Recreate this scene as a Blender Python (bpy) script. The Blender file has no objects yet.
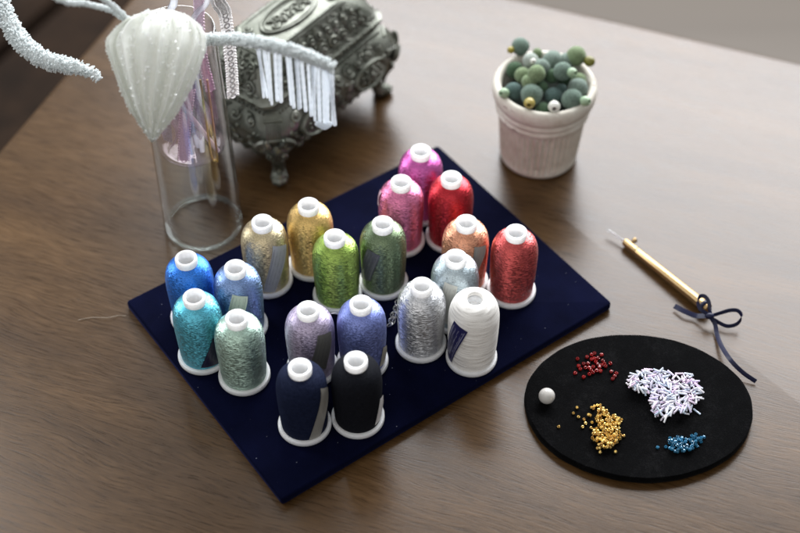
import bpy, math, random
from mathutils import Vector, Matrix
random.seed(7)
C = bpy.context.scene.collection
PI = math.pi
R = math.radians

# ------------------------------------------------------------------ camera
CAM = Vector((0, -0.49827, 0.54392)); PITCH = R(47.508); FPX = 1346.52
cam_d = bpy.data.cameras.new('camera'); cam = bpy.data.objects.new('camera', cam_d); C.objects.link(cam)
cam.location = CAM; cam.rotation_euler = (R(90) - PITCH, 0, 0)
cam_d.sensor_width = 36; cam_d.lens = FPX / 800 * 36
cam_d.clip_start = 0.02; cam_d.clip_end = 60
cam_d.dof.use_dof = True; cam_d.dof.focus_distance = 0.668; cam_d.dof.aperture_fstop = 4.8
bpy.context.scene.camera = cam
FW = Vector((0, math.cos(PITCH), -math.sin(PITCH))); UP = Vector((0, math.sin(PITCH), math.cos(PITCH)))
def at(px, py, z=0.0):
    d = FW + Vector((1, 0, 0)) * ((px - 400) / FPX) - UP * ((py - 266.5) / FPX)
    return CAM + d * ((z - CAM.z) / d.z)

# ------------------------------------------------------------------ mesh helpers
class MB:
    def __init__(s): s.v = []; s.f = []
    def add(s, vs, fs, M=None):
        o = len(s.v)
        s.v += [tuple(M @ Vector(v)) if M else tuple(v) for v in vs]
        s.f += [tuple(i + o for i in f) for f in fs]
    def grid(s, rows, closed_u=False, cap0=False, cap1=False):
        o = len(s.v); n = len(rows[0])
        for r in rows: s.v += [tuple(p) for p in r]
        for i in range(len(rows) - 1):
            for j in range(n if closed_u else n - 1):
                k = (j + 1) % n
                s.f.append((o + i*n + j, o + i*n + k, o + (i+1)*n + k, o + (i+1)*n + j))
        if cap0: s.f.append(tuple(o + j for j in range(n))[::-1])
        if cap1: s.f.append(tuple(o + (len(rows)-1)*n + j for j in range(n)))
    def lathe(s, prof, n=48, cap0=False, cap1=False, sx=1, sy=1, M=None):
        rows = [[(r*math.cos(2*PI*j/n)*sx, r*math.sin(2*PI*j/n)*sy, z) for j in range(n)] for r, z in prof]
        if M: rows = [[M @ Vector(p) for p in r] for r in rows]
        s.grid(rows, True, cap0, cap1)
    def tube(s, pts, rad, n=8, caps=True, flat=1.0):
        pts = [Vector(p) for p in pts]; m = len(pts)
        rr = rad if isinstance(rad, (list, tuple)) else [rad]*m
        rows = []; a = None
        for i in range(m):
            t = (pts[min(i+1, m-1)] - pts[max(i-1, 0)])
            if t.length < 1e-9: t = Vector((0, 0, 1))
            t.normalize()
            if a is None: a = t.orthogonal().normalized()
            a = (a - t * a.dot(t))
            if a.length < 1e-6: a = t.orthogonal()
            a.normalize(); b = t.cross(a)
            rows.append([pts[i] + (a*math.cos(2*PI*j/n) + b*math.sin(2*PI*j/n)*flat)*rr[i] for j in range(n)])
        s.grid(rows, True, caps, caps)
    def ball(s, c, r, n=10, m=6, sc=(1, 1, 1), M=None):
        rows = []
        for i in range(m + 1):
            th = PI * (0.02 + 0.96 * i / m)
            rows.append([Vector((c[0]+r*sc[0]*math.sin(th)*math.cos(2*PI*j/n), c[1]+r*sc[1]*math.sin(th)*math.sin(2*PI*j/n), c[2]-r*sc[2]*math.cos(th))) for j in range(n)])
        if M: rows = [[M @ p for p in r_] for r_ in rows]
        s.grid(rows, True, True, True)
    def torus(s, M, r1, r2, n=18, k=8, sx=1, sy=1):
        rows = []
        for i in range(n + 1):
            a = 2*PI*i/n
            rows.append([M @ Vector(((r1*sx + r2*math.cos(2*PI*j/k))*math.cos(a), (r1*sy + r2*math.cos(2*PI*j/k))*math.sin(a), r2*math.sin(2*PI*j/k))) for j in range(k)])
        s.grid(rows, True)
    def mesh(s, name, mat, sharp=40):
        me = bpy.data.meshes.new(name); me.from_pydata(s.v, [], s.f); me.update()
        me.polygons.foreach_set('use_smooth', [True]*len(me.polygons))
        me.set_sharp_from_angle(angle=R(sharp))
        if mat: me.materials.append(mat)
        return me
    def build(s, name, mat, parent=None, sharp=40):
        o = bpy.data.objects.new(name, s.mesh(name, mat, sharp)); C.objects.link(o)
        if parent: o.parent = parent
        return o

def tag(o, label=None, cat=None, group=None, kind=None):
    if label: o['label'] = label
    if cat: o['category'] = cat
    if group: o['group'] = group
    if kind: o['kind'] = kind
    return o
def thing(name, loc, label, cat, group=None, rz=0):
    o = bpy.data.objects.new(name, None); C.objects.link(o); o.empty_display_size = .01
    o.location = loc; o.rotation_euler = (0, 0, rz)
    return tag(o, label, cat, group)
def cr(pts, n=8):
    p = [Vector(q) for q in pts]; p = [2*p[0]-p[1]] + p + [2*p[-1]-p[-2]]; out = []
    for i in range(1, len(p)-2):
        for k in range(n):
            t = k/n
            out.append(0.5*((2*p[i]) + (p[i+1]-p[i-1])*t + (2*p[i-1]-5*p[i]+4*p[i+1]-p[i+2])*t*t + (3*p[i]-p[i-1]-3*p[i+1]+p[i+2])*t**3))
    out.append(p[-2]); return out
def lerp_tab(tab, x):
    for (a, fa), (b, fb) in zip(tab, tab[1:]):
        if x <= b: return fa + (fb-fa)*(x-a)/(b-a)
    return tab[-1][1]

# ------------------------------------------------------------------ materials
def nm(name):
    m = bpy.data.materials.new(name); m.use_nodes = True; nt = m.node_tree
    return m, nt, nt.nodes['Principled BSDF']
def N(nt, t, **kw):
    n = nt.nodes.new(t)
    for k, v in kw.items(): setattr(n, k, v)
    return n
def math_n(nt, op, a, b=None, c=None):
    n = N(nt, 'ShaderNodeMath', operation=op)
    for i, x in enumerate((a, b, c)):
        if x is None: continue
        if hasattr(x, 'links'): nt.links.new(x, n.inputs[i])
        else: n.inputs[i].default_value = x
    return n.outputs[0]
def noise(nt, vec, scale, detail=3, rough=.5):
    n = N(nt, 'ShaderNodeTexNoise'); n.inputs['Scale'].default_value = scale
    n.inputs['Detail'].default_value = detail; n.inputs['Roughness'].default_value = rough
    if vec is not None: nt.links.new(vec, n.inputs['Vector'])
    return n.outputs['Fac']
def ramp(nt, fac, stops):
    n = N(nt, 'ShaderNodeValToRGB'); nt.links.new(fac, n.inputs[0])
    e = n.color_ramp.elements
    while len(e) < len(stops): e.new(.5)
    for i, (p, c) in enumerate(stops):
        e[i].position = p; e[i].color = (*c, 1) if len(c) == 3 else c
    return n.outputs[0]
def bump(nt, bsdf, h, strength, dist):
    b = N(nt, 'ShaderNodeBump'); b.inputs['Strength'].default_value = strength; b.inputs['Distance'].default_value = dist
    nt.links.new(h, b.inputs['Height']); nt.links.new(b.outputs[0], bsdf.inputs['Normal']); return b
def objco(nt): return N(nt, 'ShaderNodeTexCoord').outputs['Object']
def setp(b, **kw):
    if 'Subsurface_Weight' in kw: b.inputs['Subsurface Radius'].default_value = (1, .95, .9)
    for k, v in kw.items():
        i = b.inputs[k.replace('_', ' ')]
        i.default_value = (*v, 1) if isinstance(v, tuple) and len(v) == 3 else v
def simple(name, col, rough=.5, metal=0, var=.12, scale=400, bmp=0, bd=.0003, **kw):
    m, nt, b = nm(name); setp(b, Base_Color=col, Roughness=rough, Metallic=metal, **kw)
    co = objco(nt); f = noise(nt, co, scale)
    lo = tuple(x*(1-var) for x in col); hi = tuple(min(1, x*(1+var)) for x in col)
    nt.links.new(ramp(nt, f, [(.3, lo), (.7, hi)]), b.inputs['Base Color'])
    if bmp: bump(nt, b, f, bmp, bd)
    return m

def wood_mat():
    m, nt, b = nm('walnut_wood')
    co = objco(nt)
    def mp(sx, sy, off=0):
        n = N(nt, 'ShaderNodeMapping'); nt.links.new(co, n.inputs[0]); n.inputs['Scale'].default_value = (sx, sy, 1); n.inputs['Location'].default_value = (off, off*1.7, 0)
        return n.outputs[0]
    wob = noise(nt, mp(9, 20), 1, 3)
    add = N(nt, 'ShaderNodeVectorMath', operation='MULTIPLY_ADD'); nt.links.new(wob, add.inputs[0]); add.inputs[1].default_value = (0, .02, 0); nt.links.new(co, add.inputs[2])
    def mp2(sx, sy):
        n = N(nt, 'ShaderNodeMapping'); nt.links.new(add.outputs[0], n.inputs[0]); n.inputs['Scale'].default_value = (sx, sy, 1); return n.outputs[0]
    broad = noise(nt, mp2(5, 45), 1, 5, .6)
    fine = noise(nt, mp2(60, 900), 1, 4, .65)
    pore = noise(nt, mp2(110, 1500), 1, 2, .5)
    patch = noise(nt, mp(7, 9, 3), 1, 3)
    c1 = ramp(nt, broad, [(.25, (.043, .0215, .0075)), (.5, (.064, .0335, .0120)), (.75, (.090, .0485, .0185))])
    c2 = ramp(nt, fine, [(.32, (.45, .43, .41)), (.6, (1.15, 1.15, 1.15))])
    mx = N(nt, 'ShaderNodeMixRGB', blend_type='MULTIPLY'); mx.inputs[0].default_value = .75
    nt.links.new(c1, mx.inputs[1]); nt.links.new(c2, mx.inputs[2])
    c3 = ramp(nt, pore, [(.3, (.35, .32, .3)), (.42, (1, 1, 1))])
    mx2 = N(nt, 'ShaderNodeMixRGB', blend_type='MULTIPLY'); mx2.inputs[0].default_value = .6
    nt.links.new(mx.outputs[0], mx2.inputs[1]); nt.links.new(c3, mx2.inputs[2])
    c4 = ramp(nt, patch, [(.3, (.82, .82, .83)), (.7, (1.2, 1.16, 1.08))])
    mx3 = N(nt, 'ShaderNodeMixRGB', blend_type='MULTIPLY'); mx3.inputs[0].default_value = .8
    nt.links.new(mx2.outputs[0], mx3.inputs[1]); nt.links.new(c4, mx3.inputs[2])
    nt.links.new(mx3.outputs[0], b.inputs['Base Color'])
    rg = N(nt, 'ShaderNodeMapRange'); nt.links.new(fine, rg.inputs[0]); rg.inputs[1].default_value = .3; rg.inputs[2].default_value = .7
    rg.inputs[3].default_value = .25; rg.inputs[4].default_value = .34; setp(b, Specular_IOR_Level=.31); nt.links.new(rg.outputs[0], b.inputs['Roughness'])
    h = math_n(nt, 'ADD', math_n(nt, 'MULTIPLY', fine, .6), math_n(nt, 'MULTIPLY', pore, .4))
    bump(nt, b, h, .12, .0006)
    return m
WOOD = wood_mat()

def thread_mat(name, col, metal=.9, rough=.33, spark=.32, coat=.4, tilt=1.0, st=(.0021, .00019, .09)):
    m, nt, b = nm(name)
    co = objco(nt); sp = N(nt, 'ShaderNodeSeparateXYZ'); nt.links.new(co, sp.inputs[0])
    ang = math_n(nt, 'ARCTAN2', sp.outputs[0], math_n(nt, 'MULTIPLY', sp.outputs[1], -1.0))
    oi = N(nt, 'ShaderNodeObjectInfo')
    seed = math_n(nt, 'MULTIPLY', oi.outputs['Random'], 40)
    def streak(la, lz, tilt, off):
        cx = math_n(nt, 'MULTIPLY', ang, .012/la)
        zt = math_n(nt, 'ADD', sp.outputs[2], math_n(nt, 'MULTIPLY', ang, .012*tilt))
        cy = math_n(nt, 'MULTIPLY', zt, 1/lz)
        cb = N(nt, 'ShaderNodeCombineXYZ'); nt.links.new(cx, cb.inputs[0]); nt.links.new(cy, cb.inputs[1])
        nt.links.new(math_n(nt, 'ADD', seed, off), cb.inputs[2])
        return noise(nt, cb.outputs[0], 1, 2, .5)
    s1 = streak(*st, 0); s2 = streak(st[0]*.8, st[1]*.9, -st[2]*1.3, 9)
    s3 = streak(.0009, .0003, .3, 21)
    hh = math_n(nt, 'MAXIMUM', s1, s2)
    f = math_n(nt, 'ADD', math_n(nt, 'MULTIPLY', s1, .5), math_n(nt, 'MULTIPLY', s3, .5))
    lo = tuple(x*(1-spark) for x in col); hi = tuple(min(1, x*(1+spark)+.02*spark) for x in col)
    nt.links.new(ramp(nt, f, [(.35, lo), (.62, hi)]), b.inputs['Base Color'])
    setp(b, Metallic=metal, Roughness=rough, Sheen_Weight=.08 if max(col) > .08 else 0.0, Sheen_Roughness=.4, Coat_Weight=coat, Coat_Roughness=.25, Specular_IOR_Level=.5 if max(col) > .08 else .1)
    b.inputs['Sheen Tint'].default_value = (*[min(1, .4+.6*x) for x in col], 1)
    # each wound strand is a tiny horizontal cylinder: tilt the normal up and down strand by strand
    geo = N(nt, 'ShaderNodeNewGeometry')
    mr = N(nt, 'ShaderNodeMapRange'); nt.links.new(hh, mr.inputs[0]); mr.inputs[1].default_value = .42; mr.inputs[2].default_value = .74
    mr.inputs[3].default_value = -.5*tilt; mr.inputs[4].default_value = 1.5*tilt
    zc = N(nt, 'ShaderNodeCombineXYZ'); nt.links.new(mr.outputs[0], zc.inputs[2])
    tv = N(nt, 'ShaderNodeVectorMath', operation='CROSS_PRODUCT'); tv.inputs[0].default_value = (0, 0, 1); nt.links.new(geo.outputs['Normal'], tv.inputs[1])
    ts = N(nt, 'ShaderNodeVectorMath', operation='SCALE'); nt.links.new(tv.outputs[0], ts.inputs[0])
    nt.links.new(math_n(nt, 'MULTIPLY', math_n(nt, 'SUBTRACT', s3, .5), .8*tilt), ts.inputs['Scale'])
    a1 = N(nt, 'ShaderNodeVectorMath', operation='ADD'); nt.links.new(geo.outputs['Normal'], a1.inputs[0]); nt.links.new(zc.outputs[0], a1.inputs[1])
    a2 = N(nt, 'ShaderNodeVectorMath', operation='ADD'); nt.links.new(a1.outputs[0], a2.inputs[0]); nt.links.new(ts.outputs[0], a2.inputs[1])
    nn_ = N(nt, 'ShaderNodeVectorMath', operation='NORMALIZE'); nt.links.new(a2.outputs[0], nn_.inputs[0])
    nt.links.new(nn_.outputs[0], b.inputs['Normal']); nt.links.new(nn_.outputs[0], b.inputs['Coat Normal'])
    return m

PLASTIC = simple('white_plastic', (.88, .88, .88), .35, var=.01, Subsurface_Weight=.8, Subsurface_Scale=.006)
def paper_mat(name, col, ink, rough=.35):
    m, nt, b = nm(name)
    co = N(nt, 'ShaderNodeTexCoord').outputs['UV']; sp = N(nt, 'ShaderNodeSeparateXYZ'); nt.links.new(co, sp.inputs[0])
    mpn = N(nt, 'ShaderNodeMapping'); nt.links.new(co, mpn.inputs[0]); mpn.inputs['Scale'].default_value = (14, 3, 1)
    nz = noise(nt, mpn.outputs[0], 3, 2)
    row = math_n(nt, 'GREATER_THAN', math_n(nt, 'SINE', math_n(nt, 'MULTIPLY', sp.outputs[0], 26)), .55)
    k = math_n(nt, 'MULTIPLY', row, math_n(nt, 'GREATER_THAN', nz, .5))
    k = math_n(nt, 'MULTIPLY', k, math_n(nt, 'LESS_THAN', math_n(nt, 'ABSOLUTE', math_n(nt, 'SUBTRACT', sp.outputs[1], .55)), .36))
    mx = N(nt, 'ShaderNodeMixRGB'); ex = math_n(nt, 'ABSOLUTE', math_n(nt, 'SUBTRACT', sp.outputs[0], .5)); ey = math_n(nt, 'ABSOLUTE', math_n(nt, 'SUBTRACT', sp.outputs[1], .5))
    e1 = math_n(nt, 'LESS_THAN', math_n(nt, 'ABSOLUTE', math_n(nt, 'SUBTRACT', ex, .38)), .025); e1 = math_n(nt, 'MULTIPLY', e1, math_n(nt, 'LESS_THAN', ey, .44))
    k = math_n(nt, 'MAXIMUM', k, e1)
    nt.links.new(math_n(nt, 'MULTIPLY', k, .6), mx.inputs[0]); mx.inputs[1].default_value = (*col, 1); mx.inputs[2].default_value = (*ink, 1)
    nt.links.new(mx.outputs[0], b.inputs['Base Color']); setp(b, Roughness=rough)
    return m
def glass_thin(name, tint=(1, 1, 1), refl=1.0, rough=.02, ior=1.5, haze=0.0):
    m, nt, b = nm(name); out = nt.nodes['Material Output']; nt.nodes.remove(b)
    tr = N(nt, 'ShaderNodeBsdfTransparent'); tr.inputs[0].default_value = (*tint, 1)
    gl = N(nt, 'ShaderNodeBsdfGlossy'); gl.inputs['Roughness'].default_value = rough
    lw = N(nt, 'ShaderNodeLayerWeight'); lw.inputs[0].default_value = .5
    fr = math_n(nt, 'ADD', math_n(nt, 'MULTIPLY', math_n(nt, 'POWER', lw.outputs['Facing'], 4.0), .9), .035)
    mx = N(nt, 'ShaderNodeMixShader'); nt.links.new(math_n(nt, 'MINIMUM', math_n(nt, 'MULTIPLY', fr, refl), 1.0), mx.inputs[0])
    nt.links.new(tr.outputs[0], mx.inputs[1]); nt.links.new(gl.outputs[0], mx.inputs[2])
    res = mx.outputs[0]
    if haze:
        df = N(nt, 'ShaderNodeBsdfTranslucent'); df.inputs[0].default_value = (*tint, 1)
        m2 = N(nt, 'ShaderNodeMixShader'); m2.inputs[0].default_value = haze
        nt.links.new(res, m2.inputs[1]); nt.links.new(df.outputs[0], m2.inputs[2]); res = m2.outputs[0]
    nt.links.new(res, out.inputs[0]); return m

# ------------------------------------------------------------------ setting: floor, table
m, nt, b = nm('floor_boards'); co = objco(nt)
mpn = N(nt, 'ShaderNodeMapping'); nt.links.new(co, mpn.inputs[0]); mpn.inputs['Scale'].default_value = (2, 30, 1)
nt.links.new(ramp(nt, noise(nt, mpn.outputs[0], 1, 4), [(.3, (.088, .069, .051)), (.7, (.104, .083, .063))]), b.inputs['Base Color']); setp(b, Roughness=.5)
fl = MB(); fl.add([(-6, -4, -.74), (6, -4, -.74), (6, 8, -.74), (-6, 8, -.74)], [(0, 1, 2, 3)])
tag(fl.build('floor', m), kind='structure')

TR = R(-21.0)
def slab(mb, x0, x1, y0, y1, z0, z1, bev=.002, seg=3, rc=0.003):
    # rounded-edge slab
    def outline(ins):
        out = []
        for cx, cy, a0 in ((x1-rc, y1-rc, 0), (x0+rc, y1-rc, 90), (x0+rc, y0+rc, 180), (x1-rc, y0+rc, 270)):
            for k in range(5):
                a = R(a0 + k*22.5); out.append((cx+(rc-ins)*math.cos(a), cy+(rc-ins)*math.sin(a)))
        return out
    rows = []
    prof = [(bev*(1-math.sin(PI/2*k/seg)), z0+bev*(1-math.cos(PI/2*k/seg))) for k in range(seg+1)] + \
           [(bev*(1-math.cos(PI/2*k/seg)), z1-bev*(1-math.sin(PI/2*k/seg))) for k in range(seg+1)]
    for ins, z in prof: rows.append([(x, y, z) for x, y in outline(min(ins, rc*.95))])
    mb.grid(rows, True, True, True)
# table corner: intersection of its two seen edges
pa, pb = at(0, 148), at(129.5, 0); pc, pd = at(522, 0), at(800, 62)
u = Vector((math.cos(TR), math.sin(TR), 0)); v = Vector((-math.sin(TR), math.cos(TR), 0))
pm = (pa + pb)/2; pq = (pc + pd)/2
cu, cv = pm.dot(u), pq.dot(v)
corner = u*cu + v*cv
t = MB(); slab(t, 0, 1.5, -.85, 0, -.03, 0, .003, 3, .006)
tb = t.build('wooden_table', WOOD); tb.location = corner; tb.rotation_euler = (0, 0, TR)
tag(tb, 'brown walnut wood table whose smooth top carries everything else in the picture', 'table')
# dark bench beyond the left edge
bw = simple('dark_bench_wood', (.014, .0075, .004), .9, var=.4, scale=30, Specular_IOR_Level=.1)
bench = thing('wooden_bench', (-.62, .78, -.74), 'dark brown slatted wooden bench on the floor beyond the upper left table edge', 'bench', rz=R(62))
for y0 in (-.84, -.66, -.48, -.30, -.12, .06, .24):
    s_ = MB(); slab(s_, -1.1, .12, y0, y0+.165, .41, .45, .004, 2, .006); s_.build('slat', bw, bench)
for x0 in (-.68, .02):
    s_ = MB(); slab(s_, x0, x0+.06, -.82, .38, 0, .409, .004, 2, .006); s_.build('leg', bw, bench)

# ------------------------------------------------------------------ velvet board
m, nt, b = nm('navy_velvet'); co = objco(nt)
f = noise(nt, co, 60, 4); g = noise(nt, co, 2500, 2)
nt.links.new(ramp(nt, f, [(.3, (.0012, .0018, .010)), (.7, (.0022, .0032, .017))]), b.inputs['Base Color'])
setp(b, Roughness=.95, Specular_IOR_Level=.04, Sheen_Weight=.2, Sheen_Roughness=.35); b.inputs['Sheen Tint'].default_value = (.11, .13, .40, 1)
bump(nt, b, g, .5, .0003)
lint = noise(nt, co, 900, 1, .3); nap = noise(nt, co, 18, 3, .6)
bcl = b.inputs['Base Color'].links[0].from_socket
mx = N(nt, 'ShaderNodeMixRGB'); nt.links.new(ramp(nt, lint, [(.83, (0, 0, 0)), (.85, (1, 1, 1))]), mx.inputs[0]); nt.links.new(bcl, mx.inputs[1]); mx.inputs[2].default_value = (.16, .17, .22, 1)
nt.links.new(mx.outputs[0], b.inputs['Base Color'])
mr = N(nt, 'ShaderNodeMapRange'); nt.links.new(nap, mr.inputs[0]); mr.inputs[1].default_value = .35; mr.inputs[2].default_value = .65; mr.inputs[3].default_value = .16; mr.inputs[4].default_value = .36
nt.links.new(mr.outputs[0], b.inputs['Sheen Weight'])
VELVET = m
bd = MB(); slab(bd, -.1038, .1038, -.0764, .0764, 0, .005, .0012, 3, .0018)
board = bd.build('velvet_board', VELVET); board.location = (-.01648, -.0301, .0002); board.rotation_euler = (0, 0, R(36.08))
tag(board, 'flat navy blue velvet covered board under the thread spools', 'board')
BT = .0053

# ------------------------------------------------------------------ spools
PROF = cr([(r, 0, z) for r, z in [(.0112, .0033), (.0115, .007), (.0119, .016), (.0122, .025), (.0122, .0308), (.0118, .0350), (.0107, .0387), (.0089, .0410), (.0070, .0421), (.0052, .0427)]], 4)
PROF = [(p.x, p.z) for p in PROF]
PROF_W = [(p.x, p.z) for p in cr([(r, 0, z) for r, z in [(.0116, .0033), (.0121, .008), (.0126, .020), (.0127, .030), (.0124, .0365), (.0113, .0412), (.0093, .0445), (.0067, .0461), (.0049, .0465), (.0040, .046), (.0037, .0445), (.0036, .040)]], 4)]
th_mb = MB(); th_mb.lathe(PROF, 72)
th_w = MB(); th_w.lathe(PROF_W, 72)
core = MB(); core.lathe([(.0054, .0415), (.00555, .0425), (.0057, .0452), (.0056, .0462), (.0052, .04665), (.0045, .0466), (.0041, .0461), (.0040, .045), (.0039, .034), (.0034, .0335), (.0033, .002)], 40)
core_w = MB(); core_w.lathe([(.0040, .0440), (.0037, .0448), (.0034, .0446), (.0033, .042), (.0031, .0405), (.0002, .0403)], 40)
fl_mb = MB(); fl_mb.lathe([(.0031, .0004), (.0120, .0003), (.0128, .0006), (.0131, .0013), (.0131, .0029), (.0128, .0035), (.0122, .0036), (.0112, .0034)], 64)
spool_info = [
 ('royal', (-.1068, -.0415), (.018, .165, .62), 'vivid royal blue metallic thread spool at the left corner of the board'),
 ('slate', (-.0817, -.0478), (.16, .25, .46), 'slate blue metallic thread spool with a small cream label, behind the mint one'),
 ('teal', (-.1001, -.0672), (.085, .40, .52), 'turquoise metallic thread spool with a dark label on its lower right'),
 ('mint', (-.0783, -.0804), (.36, .50, .42), 'pale mint green metallic thread spool in front of the slate blue one'),
 ('beige', (-.0705, -.0161), (.50, .42, .26), 'champagne beige metallic thread spool with a long pale slanted label'),
 ('gold', (-.0474, -.0039), (.62, .42, .14), 'yellow gold metallic thread spool at the back edge of the board'),
 ('green', (-.0331, -.0266), (.25, .37, .070), 'bright lime green metallic thread spool'),
 ('dgreen', (-.0088, -.0172), (.125, .175, .095), 'dark olive green metallic thread spool with a slanted dark grey label'),
 ('lav', (-.0443, -.0751), (.34, .29, .40), 'greyish lavender thread spool behind the navy blue one'),
 ('peri', (-.0189, -.0713), (.15, .19, .46), 'periwinkle blue violet thread spool behind the black one'),
 ('navy', (-.0465, -.1105), (.005, .009, .030), 'navy blue thread spool with a long grey label, at the front of the board'),
 ('black', (-.0206, -.1063), (.0035, .0042, .0075), 'black thread spool with a thin white label edge on its right'),
 ('magenta', (.0112, .0373), (.50, .095, .34), 'magenta metallic thread spool, farthest back on the board'),
 ('pink', (.0006, .0134), (.58, .16, .30), 'rose pink metallic thread spool in front of the magenta one'),
 ('red', (.0272, .0164), (.40, .008, .018), 'deep bright red metallic thread spool beside the pink one'),
 ('copper', (.034, -.0163), (.60, .27, .16), 'copper peach metallic thread spool with a grey label on its right'),
 ('rust', (.0591, -.0232), (.44, .060, .058), 'brick red metallic thread spool, rightmost on the board'),
 ('lsilver', (.0279, -.0407), (.42, .50, .54), 'icy silver thread spool with a pale label, behind the white one'),
 ('silver', (.0107, -.0596), (.52, .53, .55), 'plain silver metallic thread spool standing left of the white one'),
 ('white', (.0364, -.0685), (.84, .82, .78), 'pure white matte thread spool with a navy blue label'),
]
LAB = {
 'beige': [(-61, .0385), (-20, .034), (-68, .0039), (-98, .0053)],
 'dgreen': [(-131, .0368), (-96, .035), (-124, .0131), (-170, .008)],
 'slate': [(-96, .0385), (-59, .0363), (-77, .0219), (-117, .0207)],
 'teal': [(-50, .0262), (-30, .0235), (-40, .0045), (-90, .0055)],
 'lav': [(-65, .0385), (-27, .0364), (-51, .0120), (-90, .0180)],
 'navy': [(-33, .038), (-8, .0335), (-46, .0035), (-77, .0038)],
 'black': [(-26, .0235), (-8, .0218), (-14, .0055), (-44, .0058)],
 'copper': [(-69, .0385), (-34, .0361), (-55, .0215), (-78, .026)],
 'lsilver': [(-120, .0385), (-86, .0372), (-105, .0071), (-130, .0098)],
 'white': [(-144, .0385), (-106, .036), (-149, .0044), (-183, .0035)],
 'peri': [(-31, .0200), (-12, .0175), (-16, .0045), (-43, .0065)],
 'rust': [(0, .020), (25, .0185), (22, .0085), (-6, .0100)],
 'pink': [(160, .0375), (190, .0400), (200, .032), (170, .029)],
}
LMAT = {'beige': ((.42, .43, .44), (.2, .2, .2)), 'dgreen': ((.085, .09, .10), (.2, .2, .2)), 'slate': ((.55, .60, .52), (.3, .32, .3)),
        'teal': ((.014, .014, .04), (.05, .05, .09)), 'lav': ((.13, .13, .12), (.08, .08, .08)), 'navy': ((.30, .29, .26), (.2, .2, .2)),
        'black': ((.75, .73, .72), (.3, .3, .3)), 'copper': ((.28, .27, .25), (.2, .2, .2)), 'lsilver': ((.62, .64, .60), (.4, .4, .4)),
        'white': ((.018, .018, .085), (.35, .35, .45)), 'peri': ((.45, .42, .34), (.3, .3, .3)), 'rust': ((.55, .5, .42), (.3, .3, .3)), 'pink': ((.75, .5, .62), (.6, .4, .5))}
def prof_r(z, prof):
    for (r0, z0), (r1, z1) in zip(prof, prof[1:]):
        if z0 <= z <= z1: return r0 + (r1-r0)*(z-z0)/max(1e-9, z1-z0)
    return prof[0][0]
def label_mesh(key, mat, prof):
    q = LAB[key]; nu, nv = 10, 22; rows = []; uv = []
    for j in range(nv+1):
        tv = j/nv; row = []
        for i in range(nu+1):
            tu = i/nu
            a = (q[0][0]*(1-tu)+q[1][0]*tu)*(1-tv) + (q[3][0]*(1-tu)+q[2][0]*tu)*tv
            z = (q[0][1]*(1-tu)+q[1][1]*tu)*(1-tv) + (q[3][1]*(1-tu)+q[2][1]*tu)*tv
            lift = .00035 + .0005*max(0, tu-.75)*4*(.5+.5*math.sin(tv*5))
            r = prof_r(z, prof)+lift; row.append((r*math.cos(R(a)), r*math.sin(R(a)), z)); uv.append((tu, 1-tv))
        rows.append(row)
    mb = MB(); mb.grid(rows); me = mb.mesh('label', mat)
    ul = me.uv_layers.new(name='UVMap')
    for lp in me.loops: ul.data[lp.index].uv = uv[lp.vertex_index]
    return me
th_me = th_mb.mesh('thread', None, 80); th_me.materials.append(PLASTIC)
thw_me = th_w.mesh('thread', None, 80); thw_me.materials.append(PLASTIC)
proto = None; SPOOL = {}
for key, (x, y), col, lab in spool_info:
    if key in ('navy', 'black'): tm = thread_mat('thread_'+key, col, 0, .8, .25, 0, .35)
    elif key in ('lav', 'peri'): tm = thread_mat('thread_'+key, col, .65, .4, .35, .3, .8)
    elif key == 'white': tm = thread_mat('thread_'+key, col, 0, .55, .06, .1, .4, (.02, .0007, .06))
    elif key == 'royal': tm = thread_mat('thread_'+key, col, .8, .36, .32, .4, 1.0)
    else: tm = thread_mat('thread_'+key, col)
    loc = (x, y, BT)
    if proto is None:
        root = proto = thing('thread_spool', loc, lab, 'thread spool', 'spools of thread standing on the velvet board')
        p_core = core.build('core_tube', PLASTIC, root, 50); p_fl = fl_mb.build('base_flange', PLASTIC, root, 50)
        p_th = bpy.data.objects.new('thread', th_me); C.objects.link(p_th); p_th.parent = root
        th = p_th; cobj = p_core
    else:
        root = proto.copy(); C.objects.link(root); root.location = loc; root['label'] = lab
        kids = []
        for ch in (p_core, p_fl, p_th):
            c_ = ch.copy(); C.objects.link(c_); c_.parent = root; kids.append(c_)
        cobj, _, th = kids
        if key == 'white':
            th.data = thw_me; cobj.data = core_w.mesh('core_tube', PLASTIC, 50)
    root.rotation_euler = (0, 0, 0)
    th.material_slots[0].link = 'OBJECT'; th.material_slots[0].material = tm
    SPOOL[key] = (root, th)
    if key in LAB:
        lm = paper_mat('label_'+key, *LMAT[key])
        lo = bpy.data.objects.new('paper_label', label_mesh(key, lm, PROF_W if key == 'white' else PROF)); C.objects.link(lo); lo.parent = root
# loose silver thread coil from the silver spool
pts = []
a0, a1 = Vector((-.0160, .0100, .0022)), Vector((-.0100, .0310, .0022))
for k in range(150):
    tt = k/149; c0 = a0.lerp(a1, tt); a = k*.72
    pts.append(c0 + Vector((math.cos(a)*.0013*(1+.4*math.sin(k*.31)), math.sin(a)*.0016, .0012+.0012*math.sin(a*1.3+1))))
pts += cr([pts[-1], Vector((-.006, .022, .004)), Vector((-.002, .0135, .010))], 8)[1:]
mb = MB(); mb.tube(pts, .00016, 5)
SILV = simple('silver_thread', (.6, .6, .62), .3, .9, var=.2, scale=2000)
o = mb.build('thread_tail', SILV, SPOOL['silver'][0])
mb = MB(); mb.tube(cr([(.0105, .006, .036), (.013, .008, .0335), (.016, .007, .030), (.0175, .004, .022), (.0155, .0015, .012)], 8), .0002, 5)
mb.build('thread_tail', simple('lavender_tail', (.5, .48, .5), .4, .5), SPOOL['lav'][0])

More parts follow.
